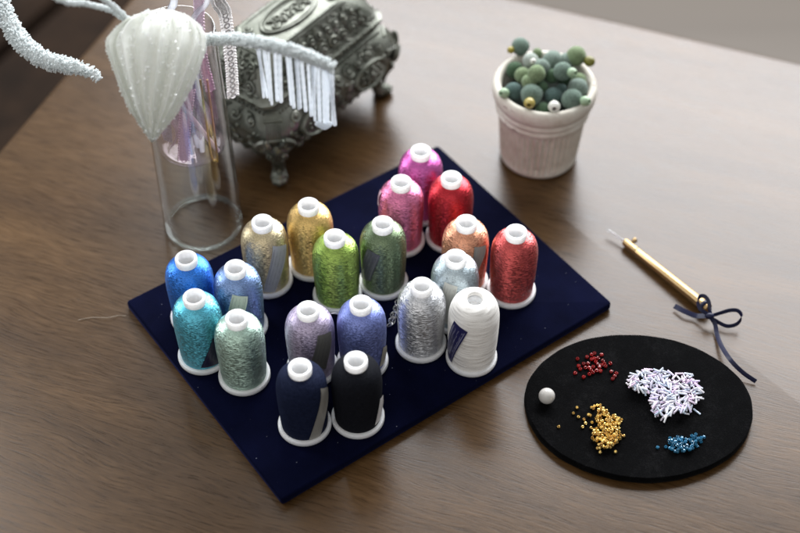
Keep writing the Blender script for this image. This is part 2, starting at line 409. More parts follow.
# loose fibre on the table
mb = MB(); mb.tube(cr([at(78, 320, .0006), at(92, 317.5, .0004), at(108, 317.5, .0012), at(118, 315.5, .0005), at(126, 316, .0004)], 8), 0.00011, 6)
tag(mb.build('loose_fibre', simple('fibre', (.42, .36, .28), .6)), 'single pale loose fibre lying on the table left of the board', 'thread')

# ------------------------------------------------------------------ oval disc
m, nt, b = nm('black_suede'); co = objco(nt)
f = noise(nt, co, 90, 5, .7); g = noise(nt, co, 1400, 3, .7)
ff = math_n(nt, 'ADD', math_n(nt, 'MULTIPLY', f, .5), math_n(nt, 'MULTIPLY', g, .5))
nt.links.new(ramp(nt, ff, [(.35, (.0010, .0010, .0012)), (.52, (.0020, .0020, .0023)), (.72, (.009, .009, .0095))]), b.inputs['Base Color'])
setp(b, Roughness=.95, Specular_IOR_Level=.04, Sheen_Weight=.02, Sheen_Roughness=.4); bump(nt, b, g, .6, .0005)
DC = Vector((.11845, -.09614, 0)); DT = .0048
dm = MB(); nseg = 128
prof = [(0.02, .0002), (.985, .0002), (.995, .0007), (1.0, .0018), (1.0, .0034), (.996, .0042), (.985, .00475), (.96, .0048), (.5, .0048), (.02, .0048)]
rows = []
for s_, z in prof:
    row = []
    for j in range(nseg):
        a = 2*PI*j/nseg; w = 1 + .004*math.sin(3*a+1) + .003*math.sin(7*a) + .0015*math.sin(23*a)
        row.append((.0566*s_*w*math.cos(a), .0446*s_*w*math.sin(a), z))
    rows.append(row)
dm.grid(rows, True, True, True)
disc = dm.build('bead_mat', m); disc.location = DC
tag(disc, 'black suede covered oval board with small heaps of beads on it', 'bead board')

# ------------------------------------------------------------------ beads
def bead_mesh(name, mat, r, hole=.24, h=.8):
    mb = MB(); k = 8; n = 14; r2 = r*(1-hole)/2; r1 = r - r2
    mb.torus(Matrix.Diagonal((1, 1, .8*r/r2, 1)), r1, r2, n, k); return mb.mesh(name, mat, 80)
def glassy(name, col, rough=.08, trans=.6, metal=0, coat=.5):
    m, nt, b = nm(name); setp(b, Base_Color=col, Roughness=rough, Transmission_Weight=trans, Metallic=metal, Coat_Weight=coat, Coat_Roughness=.05)
    oi = N(nt, 'ShaderNodeObjectInfo')
    lo = tuple(x*.6 for x in col); hi = tuple(min(1, x*1.35) for x in col)
    nt.links.new(ramp(nt, oi.outputs['Random'], [(0, lo), (1, hi)]), b.inputs['Base Color']); return m
placed = []
def drop(x, y, r, limit):
    z = DT + r*.62; ok = True
    for (px, py, pz, pr) in placed:
        d2 = (px-x)**2 + (py-y)**2; rr = (pr+r)*.86
        if d2 < rr*rr: z = max(z, pz + math.sqrt(rr*rr-d2)*.8)
    return z if z < limit else None
def put(me, name, x, y, z, label, cat, group, flat=True, rot=None):
    o = bpy.data.objects.new(name, me); C.objects.link(o); o.location = (x, y, z)
    o.rotation_euler = rot if rot else (random.gauss(0, .35), random.gauss(0, .35), random.uniform(0, 6.28))
    return tag(o, label, cat, group)
def dpx(ox, oy, s, q): p = at(ox+q[0]/s, oy+q[1]/s, DT+.0008); return p.x, p.y
def heap(proto_o, pts, label, group):
    pass
S3 = 3.5538
# red
red_me = bead_mesh('seed_bead', glassy('red_glass', (.27, .005, .005), .16, .15, 0, .15), .00098)
red = [(240,102),(274,95),(290,87),(300,84),(326,87),(313,99),(300,100),(278,118),(262,119),(244,127),(232,152),(262,166),(282,156),(295,150),(308,143),(322,145),(340,128),(357,118),(330,108),(312,121),(325,124),(268,133),(281,133),(296,130),(318,132),(335,119),(288,142),(305,112),(290,104),(250,138)]
redo = [(360,147),(378,153),(372,163),(365,173)]
src = None
def copies(me, name, pos, label, cat, group, base=None):
    global src
    o0 = base
    for (x, y, z) in pos:
        if o0 is None:
            o = put(me, name, x, y, z, label, cat, group); o0 = o
        else:
            o = o0.copy(); C.objects.link(o); o.location = (x, y, z); o['label'] = label
            o.rotation_euler = (random.gauss(0, .4), random.gauss(0, .4), random.uniform(0, 6.28))
            if group: o['group'] = group
    return o0
def settle(lst, r, limit, ox=510, oy=330, s=S3):
    out = []
    for q in lst:
        x, y = dpx(ox, oy, s, q); z = drop(x, y, r, limit)
        if z is None: continue
        placed.append((x, y, z, r)); out.append((x, y, z))
    return out
r0 = copies(red_me, 'seed_bead', settle(red, .00098, .02), 'tiny dark red glass bead in the loose red cluster', 'bead', 'red beads in the cluster')
copies(red_me, 'seed_bead', settle(redo, .00098, .02), 'dark red bead in the short row at the right of the red cluster', 'bead', 'red beads in the short row', r0)
# gold
gold_me = bead_mesh('seed_bead', glassy('gold_metal', (.90, .57, .21), .3, 0, 1.0, 0), .00088)
go = [(238,275),(225,295),(243,308),(258,343),(263,317),(268,330),(285,303),(278,304),(292,328),(288,347)]
g0 = copies(gold_me, 'seed_bead', settle([(173, 343)], .00088, .02), 'lone gold bead lying far left of the gold heap', 'bead', None)
copies(gold_me, 'seed_bead', settle([(290,275),(300,270),(310,268),(321,266),(316,282),(322,275),(296,281)], .00088, .02), 'gold bead in the small row at the top of the gold heap', 'bead', 'gold beads in the top row', g0)
copies(gold_me, 'seed_bead', settle(go, .00088, .02), 'gold bead scattered loose to the upper left of the gold heap', 'bead', 'gold beads scattered loose', g0)
copies(gold_me, 'seed_bead', settle([(396,318),(405,375),(375,432),(320,434),(384,330)], .00088, .02), 'gold bead lying just outside the right or lower rim of the gold heap', 'bead', 'gold beads at the rim of the heap', g0)
gl_ = []
random.seed(3); tries = 0
while len(gl_) < 165 and tries < 4000:
    tries += 1
    a = random.uniform(0, 6.283); q = math.sqrt(random.random())
    cx, cy, rx, ry = random.choice([(342, 378, 50, 48), (342, 378, 50, 48), (330, 318, 24, 34), (365, 335, 28, 26), (330, 400, 34, 26)])
    gl_ += settle([(cx+rx*q*math.cos(a), cy+ry*q*math.sin(a))], .00088, DT+.0036)
copies(gold_me, 'seed_bead', gl_, 'tiny gold bead within the dense gold heap', 'bead', 'gold beads in the heap', g0)
# blue
blue_me = bead_mesh('seed_bead', glassy('blue_glass', (.022, .20, .36), .08, .3, .25), .00082)
b0 = copies(blue_me, 'seed_bead', settle([(205, 380)], .00082, .02, 600, 340), 'lone teal blue bead left of the blue heap', 'bead', None)
copies(blue_me, 'seed_bead', settle([(370, 343)], .00082, .02, 600, 340), 'lone teal blue bead at the right tip of the blue heap', 'bead', None, b0)
bl = []; tries = 0
while len(bl) < 74 and tries < 3000:
    tries += 1
    a = random.uniform(0, 6.283); q = math.sqrt(random.random())
    cx, cy, rx, ry = random.choice([(262, 372, 36, 26), (300, 368, 48, 27), (335, 358, 26, 20), (300, 380, 40, 16)])
    bl += settle([(cx+rx*q*math.cos(a), cy+ry*q*math.sin(a))], .00082, DT+.0026, 600, 340)
copies(blue_me, 'seed_bead', bl, 'tiny teal blue glass bead in the small blue heap', 'bead', 'blue beads in the heap', b0)
# white bugle beads
m, nt, b = nm('iridescent_white'); oi = N(nt, 'ShaderNodeObjectInfo')
nt.links.new(ramp(nt, oi.outputs['Random'], [(0, (.92, .66, .90)), (.3, (.93, .92, .96)), (.55, (.66, .80, .95)), (.75, (.95, .93, .94)), (1, (.78, .70, .95))]), b.inputs['Base Color'])
setp(b, Roughness=.12, Coat_Weight=.8, Coat_Roughness=.05, Transmission_Weight=.1)
try: setp(b, Thin_Film_Thickness=380.0, Thin_Film_IOR=1.6)
except Exception: pass
IRID = m
bm_ = MB(); L2, ro, ri = .0022, .00047, .00024
bm_.lathe([(ri, -L2), (ro*.9, -L2), (ro, -L2*.95), (ro, L2*.95), (ro*.9, L2), (ri, L2), (ri, -L2)], 10, M=Matrix.Rotation(PI/2, 4, 'Y'))
bug_me = bm_.mesh('bugle_bead', IRID, 40)
segs = []
def place_bugle(q, a, limit, label, group):
    global bug0
    x, y = dpx(600, 340, S3, q)
    n = 7; mine = [((x+math.cos(a)*L2*(2*k/(n-1)-1)), (y+math.sin(a)*L2*(2*k/(n-1)-1))) for k in range(n)]
    hs = []
    for (sx, sy) in mine:
        z = DT+ro
        for (tx, ty, tz) in segs:
            d2 = (tx-sx)**2+(ty-sy)**2
            if d2 < (1.8*ro)**2: z = max(z, tz+math.sqrt((1.8*ro)**2-d2))
        hs.append(z)
    # rest on two supports: line over the highest of each half
    zl, zr = max(hs[:3]), max(hs[4:]); zm = max(hs)
    sl = max(-.6, min(.6, (zr-zl)/(1.4*L2*1)))*.85
    base = max(h - sl*(2*k/(n-1)-1)*L2 for k, h in enumerate(hs))
    if base > limit: return False
    for k, (sx, sy) in enumerate(mine): segs.append((sx, sy, base+sl*(2*k/(n-1)-1)*L2))
    rot = (0, -math.atan(sl), a)
    if bug0 is None: o = put(bug_me, 'bugle_bead', x, y, base, label, 'bead', group, rot=rot); bug0 = o
    else:
        o = bug0.copy(); C.objects.link(o); o.location = (x, y, base); o.rotation_euler = rot; o['label'] = label; o['group'] = group
    return True
bug0 = None; random.seed(11); cnt = tries = 0
GW = 'white tube beads in the heap'
while cnt < 260 and tries < 5000:
    tries += 1
    a = random.uniform(0, 6.283); q = math.sqrt(random.random())
    cx, cy, rx, ry = random.choice([(148, 158, 44, 38), (255, 195, 78, 58), (255, 195, 78, 58), (300, 195, 50, 55), (225, 235, 42, 45), (270, 220, 65, 50), (215, 150, 40, 30)])
    cnt += place_bugle((cx+rx*q*math.cos(a), cy+ry*q*math.sin(a)), random.uniform(0, PI), DT+.0046, 'short iridescent white tube bead in the large white heap', GW)
for q, a in [((282, 118), 0), ((172, 103), -.1), ((310, 138), -.2), ((352, 222), 0.2), ((352, 197), -.7), ((230, 292), 1.1), ((105, 172), 1.3), ((250, 275), 1.2), ((312, 262), 2.0), ((345, 253), 2.3), ((190, 250), .9)]:
    place_bugle(q, a, .02, 'iridescent white tube bead lying separate at the rim of the white heap', 'white tube beads at the rim of the heap')
# pearl
m, nt, b = nm('pearl'); setp(b, Base_Color=(.55, .53, .50), Roughness=.18, Coat_Weight=.6, Coat_Roughness=.1, Subsurface_Weight=.2, Subsurface_Scale=.002)
mb = MB(); mb.ball((0, 0, 0), .0041, 40, 24)
pe = mb.build('pearl_bead', m, None, 80); p = at(546.8, 395.8, DT+.0041); pe.location = (p.x, p.y, DT+.0040)
tag(pe, 'single round white pearl on the left part of the black oval', 'pearl')

# ------------------------------------------------------------------ tambour hook with bow
BRASS = simple('brass', (.44, .305, .15), .42, 1.0, var=.12, scale=300)
h0, h1 = at(624.5, 241.5, .0028), at(708.5, 309.3, .0036)
hk = thing('embroidery_hook', (h0.x, h0.y, 0), 'brass handled embroidery hook tied with a navy ribbon bow, lying on the table', 'hook')
def loc(p): return Vector(p) - Vector((h0.x, h0.y, 0))
ax = (loc(h1)-loc(h0)); Lh = ax.length; axn = ax.normalized()
Mh = Matrix.Translation(loc(h0)) @ axn.to_track_quat('Z', 'Y').to_matrix().to_4x4()
mb = MB(); mb.lathe([(.0006, -.0001), (.0018, 0), (.0022, .0004), (.0023, .009), (.00215, .0093), (.00215, .0099), (.0023, .0102), (.0026, Lh*.45), (.0030, Lh*.88), (.0031, Lh-.001), (.0028, Lh-.0002), (.0005, Lh)], 10, M=Mh)
mb.build('handle', BRASS, hk, 25)
kd = Vector((.75, .5, .35)).normalized()
mb = MB(); k0 = loc(h0)+axn*.0035
mb.lathe([(.0007, .0018), (.0007, .0030), (.0013, .0031), (.00145, .0034), (.00145, .0048), (.0012, .0052), (.0002, .0053)], 14, M=Matrix.Translation(k0) @ kd.to_track_quat('Z', 'Y').to_matrix().to_4x4())
mb.build('screw_knob', BRASS, hk)
tip = loc(at(606.5, 229, .0035)); base = loc(h0)
CLR = glass_thin('clear_plastic', (.93, .94, .95), 1.6, .1, 1.5, .2)
dv = (tip-base); 
mb = MB(); mb.lathe([(.0009, -.0005), (.0008, dv.length*.9), (.0006, dv.length*.97), (.0003, dv.length)], 14, M=Matrix.Translation(base) @ dv.to_track_quat('Z', 'Y').to_matrix().to_4x4())
mb.build('needle_cap', CLR, hk)
mb = MB(); mb.tube([base, base+dv*.5, base+dv*.85], [.0004, .0003, .0001], 8)
mb.build('needle', simple('steel', (.6, .6, .62), .2, 1), hk)
m, nt, b = nm('navy_satin'); setp(b, Base_Color=(.0025, .0045, .030), Roughness=.42, Sheen_Weight=.03, Coat_Weight=.05, Specular_IOR_Level=.3); co = objco(nt)
bump(nt, b, noise(nt, co, 1500, 2), .15, .0002); b.inputs['Sheen Tint'].default_value = (.2, .3, .8, 1)
SATIN = m
def strip(mb, pts, wdir, w, th=.00025, n=10, twist=None):
    P = cr(pts, n); rows = []
    for i, p in enumerate(P):
        d = Vector(wdir(i/(len(P)-1))) if callable(wdir) else Vector(wdir)
        t_ = (P[min(i+1, len(P)-1)]-P[max(i-1, 0)]).normalized()
        d = (d - t_*d.dot(t_)).normalized(); nn = t_.cross(d)
        rows.append([p-d*w/2-nn*th/2, p-d*w/6-nn*th*.75, p+d*w/6-nn*th*.75, p+d*w/2-nn*th/2, p+d*w/2+nn*th/2, p+d*w/6+nn*th*.75, p-d*w/6+nn*th*.75, p-d*w/2+nn*th/2])
    mb.grid(rows, True, True, True)
kn = loc(at(709.5, 315.8, .0062))
bow = MB(); K = kn; bow.ball(K, .0021, 14, 10, (1.2, .9, .8))
bow_o = bow.build('ribbon_bow', SATIN, hk)
def A(px, py, z): return loc(at(px, py, z))
mb = MB(); strip(mb, [K+Vector((0, 0, .0005)), A(701, 309.5, .0090), A(697.8, 302, .0108), A(700, 296.5, .0118), A(705, 296.5, .0118), A(708.8, 302, .0102), A(709.6, 309.5, .0078), K+Vector((.0006, .0006, .0005))], lambda t: (.15, .75, .65), .0020)
mb.build('loop', SATIN, bow_o)
mb = MB(); strip(mb, [K+Vector((.001, 0, 0)), A(721, 312.8, .0058), A(730, 310.3, .0072), A(738, 310.8, .0078), A(741.5, 316.5, .0065), A(737, 323.8, .0038), A(727, 326, .0028), A(717, 321.5, .0035), K+Vector((.0008, -.0008, -.0008))], lambda t: (.1, .45, .9), .0021)
mb.build('loop', SATIN, bow_o)
mb = MB(); strip(mb, [A(674.5, 306, .0022), A(684, 311, .0030), A(695, 315.5, .0026), A(703, 316, .0045), K], (.25, .9, .35), .0028)
mb.build('tail', SATIN, bow_o)
mb = MB(); strip(mb, [K+Vector((.0008, -.001, -.0005)), A(715, 324, .0035), A(717, 334, .0022), A(721.5, 346, .0040), A(731, 360.5, .0062), A(743, 372.5, .0035), A(756, 381.5, .0016)], lambda t: (.95, .1, .3+.5*t), .0023)
mb.build('tail', SATIN, bow_o)
mb = MB(); mb.torus(Matrix.Translation(loc(h0)+axn*(Lh-.0030)) @ axn.to_track_quat('Z', 'Y').to_matrix().to_4x4() @ Matrix.Diagonal((1, 1, 2.2, 1)), .0033, .00055, 24, 8)
mb.build('wrap', SATIN, bow_o)

# ------------------------------------------------------------------ pot with felt balls
m, nt, b = nm('whitewashed_clay'); co = objco(nt)
f = noise(nt, co, 120, 5, .65); g = noise(nt, co, 900, 3)
mp_ = N(nt, 'ShaderNodeMapping'); nt.links.new(co, mp_.inputs[0]); mp_.inputs['Scale'].default_value = (60, 60, 260)
w = noise(nt, mp_.outputs[0], 1, 4, .7)
c1 = ramp(nt, f, [(.3, (.56, .515, .44)), (.55, (.69, .655, .575)), (.75, (.74, .715, .64))])
mx = N(nt, 'ShaderNodeMixRGB'); nt.links.new(ramp(nt, w, [(.64, (0, 0, 0)), (.70, (1, 1, 1))]), mx.inputs[0]); nt.links.new(c1, mx.inputs[1]); mx.inputs[2].default_value = (.30, .22, .19, 1)
nt.links.new(mx.outputs[0], b.inputs['Base Color']); setp(b, Roughness=.75); bump(nt, b, g, .25, .0004)
CLAY = m
PC = Vector((.0818, .0908, 0))
pot = thing('flower_pot', PC, 'small whitewashed clay pot with fluted lower part, filled with green felt balls', 'pot')
prof = [(.0195, .0003), (.0218, .0003), (.0225, .0012), (.0228, .003), (.0252, .0338), (.0252, .0345), (.0262, .0352), (.0268, .0362), (.0266, .0378), (.0260, .0386), (.0266, .0394), (.0275, .0406), (.0276, .0424), (.0268, .0434), (.0268, .0440), (.0282, .0450), (.0292, .0468), (.0296, .0500), (.0294, .0526), (.0286, .0543), (.0272, .0550), (.0256, .0546), (.0246, .0532), (.0242, .0510), (.0238, .045), (.0225, .025), (.021, .006), (.0003, .006)]
n = 264; rows = []
for i, (r, z) in enumerate(prof):
    row = []
    for j in range(n):
        a = 2*PI*j/n; rr = r
        if 3 <= i <= 4:
            pass
        row.append((rr*math.cos(a), rr*math.sin(a), z))
    rows.append(row)
# finer fluted wall
fl_rows = []
for k in range(13):
    z = .003 + (.0338-.003)*k/12; r = .0228 + (.0252-.0228)*k/12
    amp = .0011*min(1, k/1.0, (12-k)/1.0+.0)
    fl_rows.append([((r - amp*(.5+.5*math.cos(44*2*PI*j/n))**.6*1.6)*math.cos(2*PI*j/n), (r - amp*(.5+.5*math.cos(44*2*PI*j/n))**.6*1.6)*math.sin(2*PI*j/n), z) for j in range(n)])
mb = MB(); mb.grid(rows[:3]+fl_rows+rows[5:], True); mb.build('pot_body', CLAY, pot, 60)
mb = MB(); mb.lathe([(.0003, .0435), (.012, .0445), (.0238, .042)], 40)
mb.build('filling', simple('dark_filling', (.012, .018, .012), .95, var=.5, scale=300, bmp=.8, bd=.002), pot)  # near-black mottled disc closing the pot below the felt balls
def felt(name, col):
    m, nt, b = nm(name); co = objco(nt); f = noise(nt, co, 900, 4, .7)
    lo = tuple(x*.65 for x in col); hi = tuple(min(1, x*1.25) for x in col)
    nt.links.new(ramp(nt, f, [(.35, lo), (.68, hi)]), b.inputs['Base Color']); setp(b, Roughness=.95, Sheen_Weight=.4, Sheen_Roughness=.5, Specular_IOR_Level=.2)
    b.inputs['Sheen Tint'].default_value = (*[min(1, x+.3) for x in col], 1); bump(nt, b, f, .6, .0006); return m
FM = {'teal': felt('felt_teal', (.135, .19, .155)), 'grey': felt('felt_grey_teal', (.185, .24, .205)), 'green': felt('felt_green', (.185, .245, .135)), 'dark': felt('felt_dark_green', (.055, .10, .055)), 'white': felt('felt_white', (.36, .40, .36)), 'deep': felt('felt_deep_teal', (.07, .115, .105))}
WB = {'mustard': simple('mustard_bead', (.33, .27, .03), .4), 'olive': simple('olive_bead', (.16, .15, .02), .4), 'white': simple('white_bead', (.62, .62, .56), .35), 'pale': simple('pale_green_bead', (.30, .42, .27), .4), 'yellow': simple('yellow_bead', (.36, .29, .07), .4)}
balls = [(.069, .1159, .0600, .0047, 'teal', ((.0634, .1128, .060), .0021, 'mustard'), 'teal felt ball with a small mustard bead, on the back left rim of the pot'),
 (.0785, .1124, .058, .0027, 'green', None, 'small grey green felt ball at the back rim of the pot'),
 (.0739, .1015, .061, .0043, 'white', ((.0748, .0972, .0642), .0019, 'white'), 'pale grey green felt ball with a white holed bead on its top'),
 (.0868, .1052, .058, .0055, 'grey', None, 'large blue grey felt ball in the middle of the back row'),
 (.0795, .095, .062, .0042, 'grey', None, 'blue grey felt ball right of the pale ball with the white holed bead'),
 (.0947, .1052, .058, .0044, 'grey', None, 'blue grey felt ball left of the back right green ball'),
 (.1, .106, .061, .0052, 'green', ((.107, .101, .0612), .0031, 'olive'), 'moss green felt ball with an olive bead, at the back right rim'),
 (.0692, .0925, .058, .0043, 'green', None, 'moss green felt ball at the left of the middle row'),
 (.0761, .0879, .063, .0046, 'green', None, 'moss green felt ball on top at the centre left of the heap'),
 (.072, .0854, .059, .004, 'green', None, 'moss green felt ball below the centre left top ball'),
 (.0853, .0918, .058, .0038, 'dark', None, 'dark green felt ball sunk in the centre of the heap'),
 (.0909, .0901, .063, .0048, 'teal', ((.0955, .0858, .0655), .0029, 'pale'), 'teal felt ball with a pale green bead, on top at the right'),
 (.1006, .0905, .056, .0040, 'green', None, 'green felt ball at the inner right side of the pot'),
 (.0997, .0851, .055, .0052, 'grey', None, 'large blue grey felt ball by the right inner rim of the pot'),
 (.0637, .0834, .054, .0047, 'deep', ((.0578, .0785, .0570), .0030, 'pale'), 'dusky teal felt ball with a pale green bead, at the left rim'),
 (.0732, .0781, .056, .0056, 'teal', ((.0712, .0682, .0585), .0032, 'yellow'), 'large teal felt ball with a yellow bead, front left'),
 (.0858, .0802, .053, .0048, 'deep', ((.085, .0682, .0560), .0035, 'white'), 'dusky teal felt ball with a white bead, at the front centre'),
 (.0956, .0754, .055, .0054, 'teal', ((.1022, .0705, .0580), .0030, 'pale'), 'large teal felt ball with a pale green bead, front right'),
 (.0906, .0865, .0525, .0032, 'deep', None, 'small dusky teal felt ball behind the front centre ball'),
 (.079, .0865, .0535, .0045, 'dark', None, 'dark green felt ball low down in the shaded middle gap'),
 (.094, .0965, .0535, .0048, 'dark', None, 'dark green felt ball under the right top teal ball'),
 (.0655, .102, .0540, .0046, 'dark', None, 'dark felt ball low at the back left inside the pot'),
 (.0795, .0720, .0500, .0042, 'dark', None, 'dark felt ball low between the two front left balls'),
]
random.seed(5)
for (x, y, z, r, ck, bd_, lab) in balls:
    r *= 1.1
    if z - r*.7 < .046: pass
    fb = MB(); n_, m_ = 28, 18
    rows = []
    ph = random.uniform(0, 6)
    for i in range(m_+1):
        t_ = PI*(.01+.98*i/m_)
        rows.append([(r*(1+.035*math.sin(3*2*PI*j/n_+ph+t_*2)*math.sin(t_)+.02*math.sin(5*2*PI*j/n_+2*ph))*math.sin(t_)*math.cos(2*PI*j/n_), r*(1+.03*math.sin(2*2*PI*j/n_+ph))*math.sin(t_)*math.sin(2*PI*j/n_), -r*math.cos(t_)) for j in range(n_)])
    fb.grid(rows, True, True, True)
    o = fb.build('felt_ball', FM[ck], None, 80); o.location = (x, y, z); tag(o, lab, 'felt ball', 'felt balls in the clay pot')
    if bd_:
        bp, br, bc = bd_; d = Vector(bp)-Vector((x, y, z))
        Mb = Matrix.Translation(Vector((x, y, z)).lerp(Vector(bp), 1)-Vector((x, y, z))) @ d.to_track_quat('Z', 'Y').to_matrix().to_4x4()
        tb_ = MB(); tb_.lathe([(br*.28, br*.5), (br*.3, br*.86), (br*.45, br*.93), (br*.8, br*.62), (br, 0), (br*.8, -br*.62), (br*.4, -br*.93), (br*.05, -br*.95)], 20, M=Mb)
        tb_.tube([(0, 0, 0), d], r*.16, 6)
        tb_.build('end_bead', WB[bc], o)

# ------------------------------------------------------------------ ornate casket
m, nt, b = nm('antique_pewter'); co = objco(nt)
f = noise(nt, co, 70, 4); g = noise(nt, co, 700, 3)
nt.links.new(ramp(nt, f, [(.3, (.09, .097, .077)), (.55, (.16, .167, .14)), (.75, (.25, .255, .225))]), b.inputs['Base Color'])
setp(b, Metallic=.8, Roughness=.46); bump(nt, b, g, .4, .0005)
PEW = m
casket = thing('jewellery_casket', (-.0629, .1235, 0), 'ornate antique pewter casket on clawed feet with embossed scrolls, standing behind the glass vase', 'casket', rz=R(53.2))
def octo(a, b_, c_):   # corners of a chamfered rectangle
    return [(a-c_, -b_), (a, -b_+c_), (a, b_-c_), (a-c_, b_), (-a+c_, b_), (-a, b_-c_), (-a, -b_+c_), (-a+c_, -b_)]
def octring(a, b_, c_, z, n=6):
    p = octo(a, b_, c_); out = []
    for i in range(8):
        q, w_ = p[i], p[(i+1) % 8]
        for k in range(n): out.append((q[0]+(w_[0]-q[0])*k/n, q[1]+(w_[1]-q[1])*k/n, z))
    return out
LID = [(.0530, .0275, .005, .0545), (.0540, .0285, .005, .0553), (.0540, .0285, .005, .0570), (.0525, .0270, .006, .0580), (.0510, .0257, .006, .0600), (.0490, .0240, .006, .0640), (.0455, .0215, .007, .0690), (.0405, .0185, .007, .0735), (.0360, .0160, .007, .0765), (.0345, .0152, .007, .0778), (.0335, .0144, .007, .0778), (.0325, .0136, .007, .0770)]
BODY = [(.042, .022, .009, .0120), (.045, .0245, .0095, .0130), (.0495, .0280, .0095, .0170), (.0540, .0320, .0095, .0230), (.0572, .0350, .0090, .0300), (.0590, .0365, .0085, .0360), (.0588, .0362, .008, .0400), (.0562, .0338, .0075, .0450), (.0522, .0298, .007, .0490), (.0500, .0270, .006, .0510), (.0515, .0275, .006, .0520), (.0525, .0280, .006, .0530), (.0515, .0270, .006, .0543)]
mb = MB(); mb.grid([octring(*r_) for r_ in BODY], True, True, True); body = MB(); body.v, body.f = mb.v, mb.f
lid = MB(); lid.grid([octring(*r_) for r_ in LID], True, True, False)
# recessed top panel with slight crown
top_rows = [octring(.0325*s_, .0136*s_, .007*s_, .0770+.0012*(1-s_*s_)) for s_ in (1, .8, .6, .4, .2, .02)]
lid.grid(top_rows, True, False, True)
def ptab(T, z):
    for r0_, r1_ in zip(T, T[1:]):
        if r0_[3] <= z <= r1_[3] and r1_[3] > r0_[3]:
            k = (z-r0_[3])/(r1_[3]-r0_[3]); return [r0_[i]+(r1_[i]-r0_[i])*k for i in range(3)]
    return list(T[-1][:3])
def surf(T, side, uu, z):
    a, b_, c_ = ptab(T, z)
    if side == 'F': return Vector((uu*(a-c_), -b_, z))
    if side == 'B': return Vector((-uu*(a-c_), b_, z))
    if side == 'L': return Vector((-a, -uu*(b_-c_), z))
    if side == 'R': return Vector((a, uu*(b_-c_), z))
    p = {'FL': ((-a+c_, -b_), (-a, -b_+c_)), 'FR': ((a-c_, -b_), (a, -b_+c_)), 'BL': ((-a+c_, b_), (-a, b_-c_)), 'BR': ((a-c_, b_), (a, b_-c_))}[side]
    k = (uu+1)/2; return Vector((p[0][0]+(p[1][0]-p[0][0])*k, p[0][1]+(p[1][1]-p[0][1])*k, z))
def frame(T, side, uu, z):
    P = surf(T, side, uu, z); e = .0008
    tu = (surf(T, side, uu+.02, z)-surf(T, side, uu-.02, z)).normalized()
    tz = (surf(T, side, uu, z+e)-surf(T, side, uu, z-e)).normalized()
    nn = tu.cross(tz).normalized()
    if nn.dot(Vector((P.x*.4, P.y, (z-.045)*.5))) < 0: nn = -nn
    return P, tu, tz, nn
def spiral(mb, fr, R0, hand=1, rot=0, rad=.0009, turns=1.5, lift=.0003):
    P, tu, tz, nn = fr; K_ = int(12*turns); pts = []; rr = []
    for k in range(K_+1):
        tt = k/K_; a = rot+hand*tt*turns*2*PI; q = R0*(1-.88*tt)
        pts.append(P+tu*(q*math.cos(a))+tz*(q*math.sin(a))+nn*(lift+.0006*tt)); rr.append(rad*(1.15-.35*tt))
    mb.tube(pts, rr, 6); mb.ball(pts[-1], rad*1.5, 7, 5)
def leaf(mb, fr, ln, wd, rot=0, h=.0012):
    P, tu, tz, nn = fr; d = tu*math.cos(rot)+tz*math.sin(rot); e = nn.cross(d)
    rows = []
    for i in range(7):
        t_ = i/6; w_ = wd*math.sin(PI*(.06+.9*t_))**.8; hh = h*math.sin(PI*(.05+.9*t_))
        c0 = P+d*(ln*(t_-.5))
        rows.append([c0-e*w_, c0-e*w_*.5+nn*hh*.8, c0+nn*hh*.35, c0+e*w_*.5+nn*hh*.8, c0+e*w_])
    mb.grid(rows)
def bead_row(mb, T, side, z, u0, u1, n, r):
    for k in range(n):
        P, tu, tz, nn = frame(T, side, u0+(u1-u0)*k/(n-1), z); mb.ball(P+nn*r*.3, r, 7, 5)
random.seed(21)
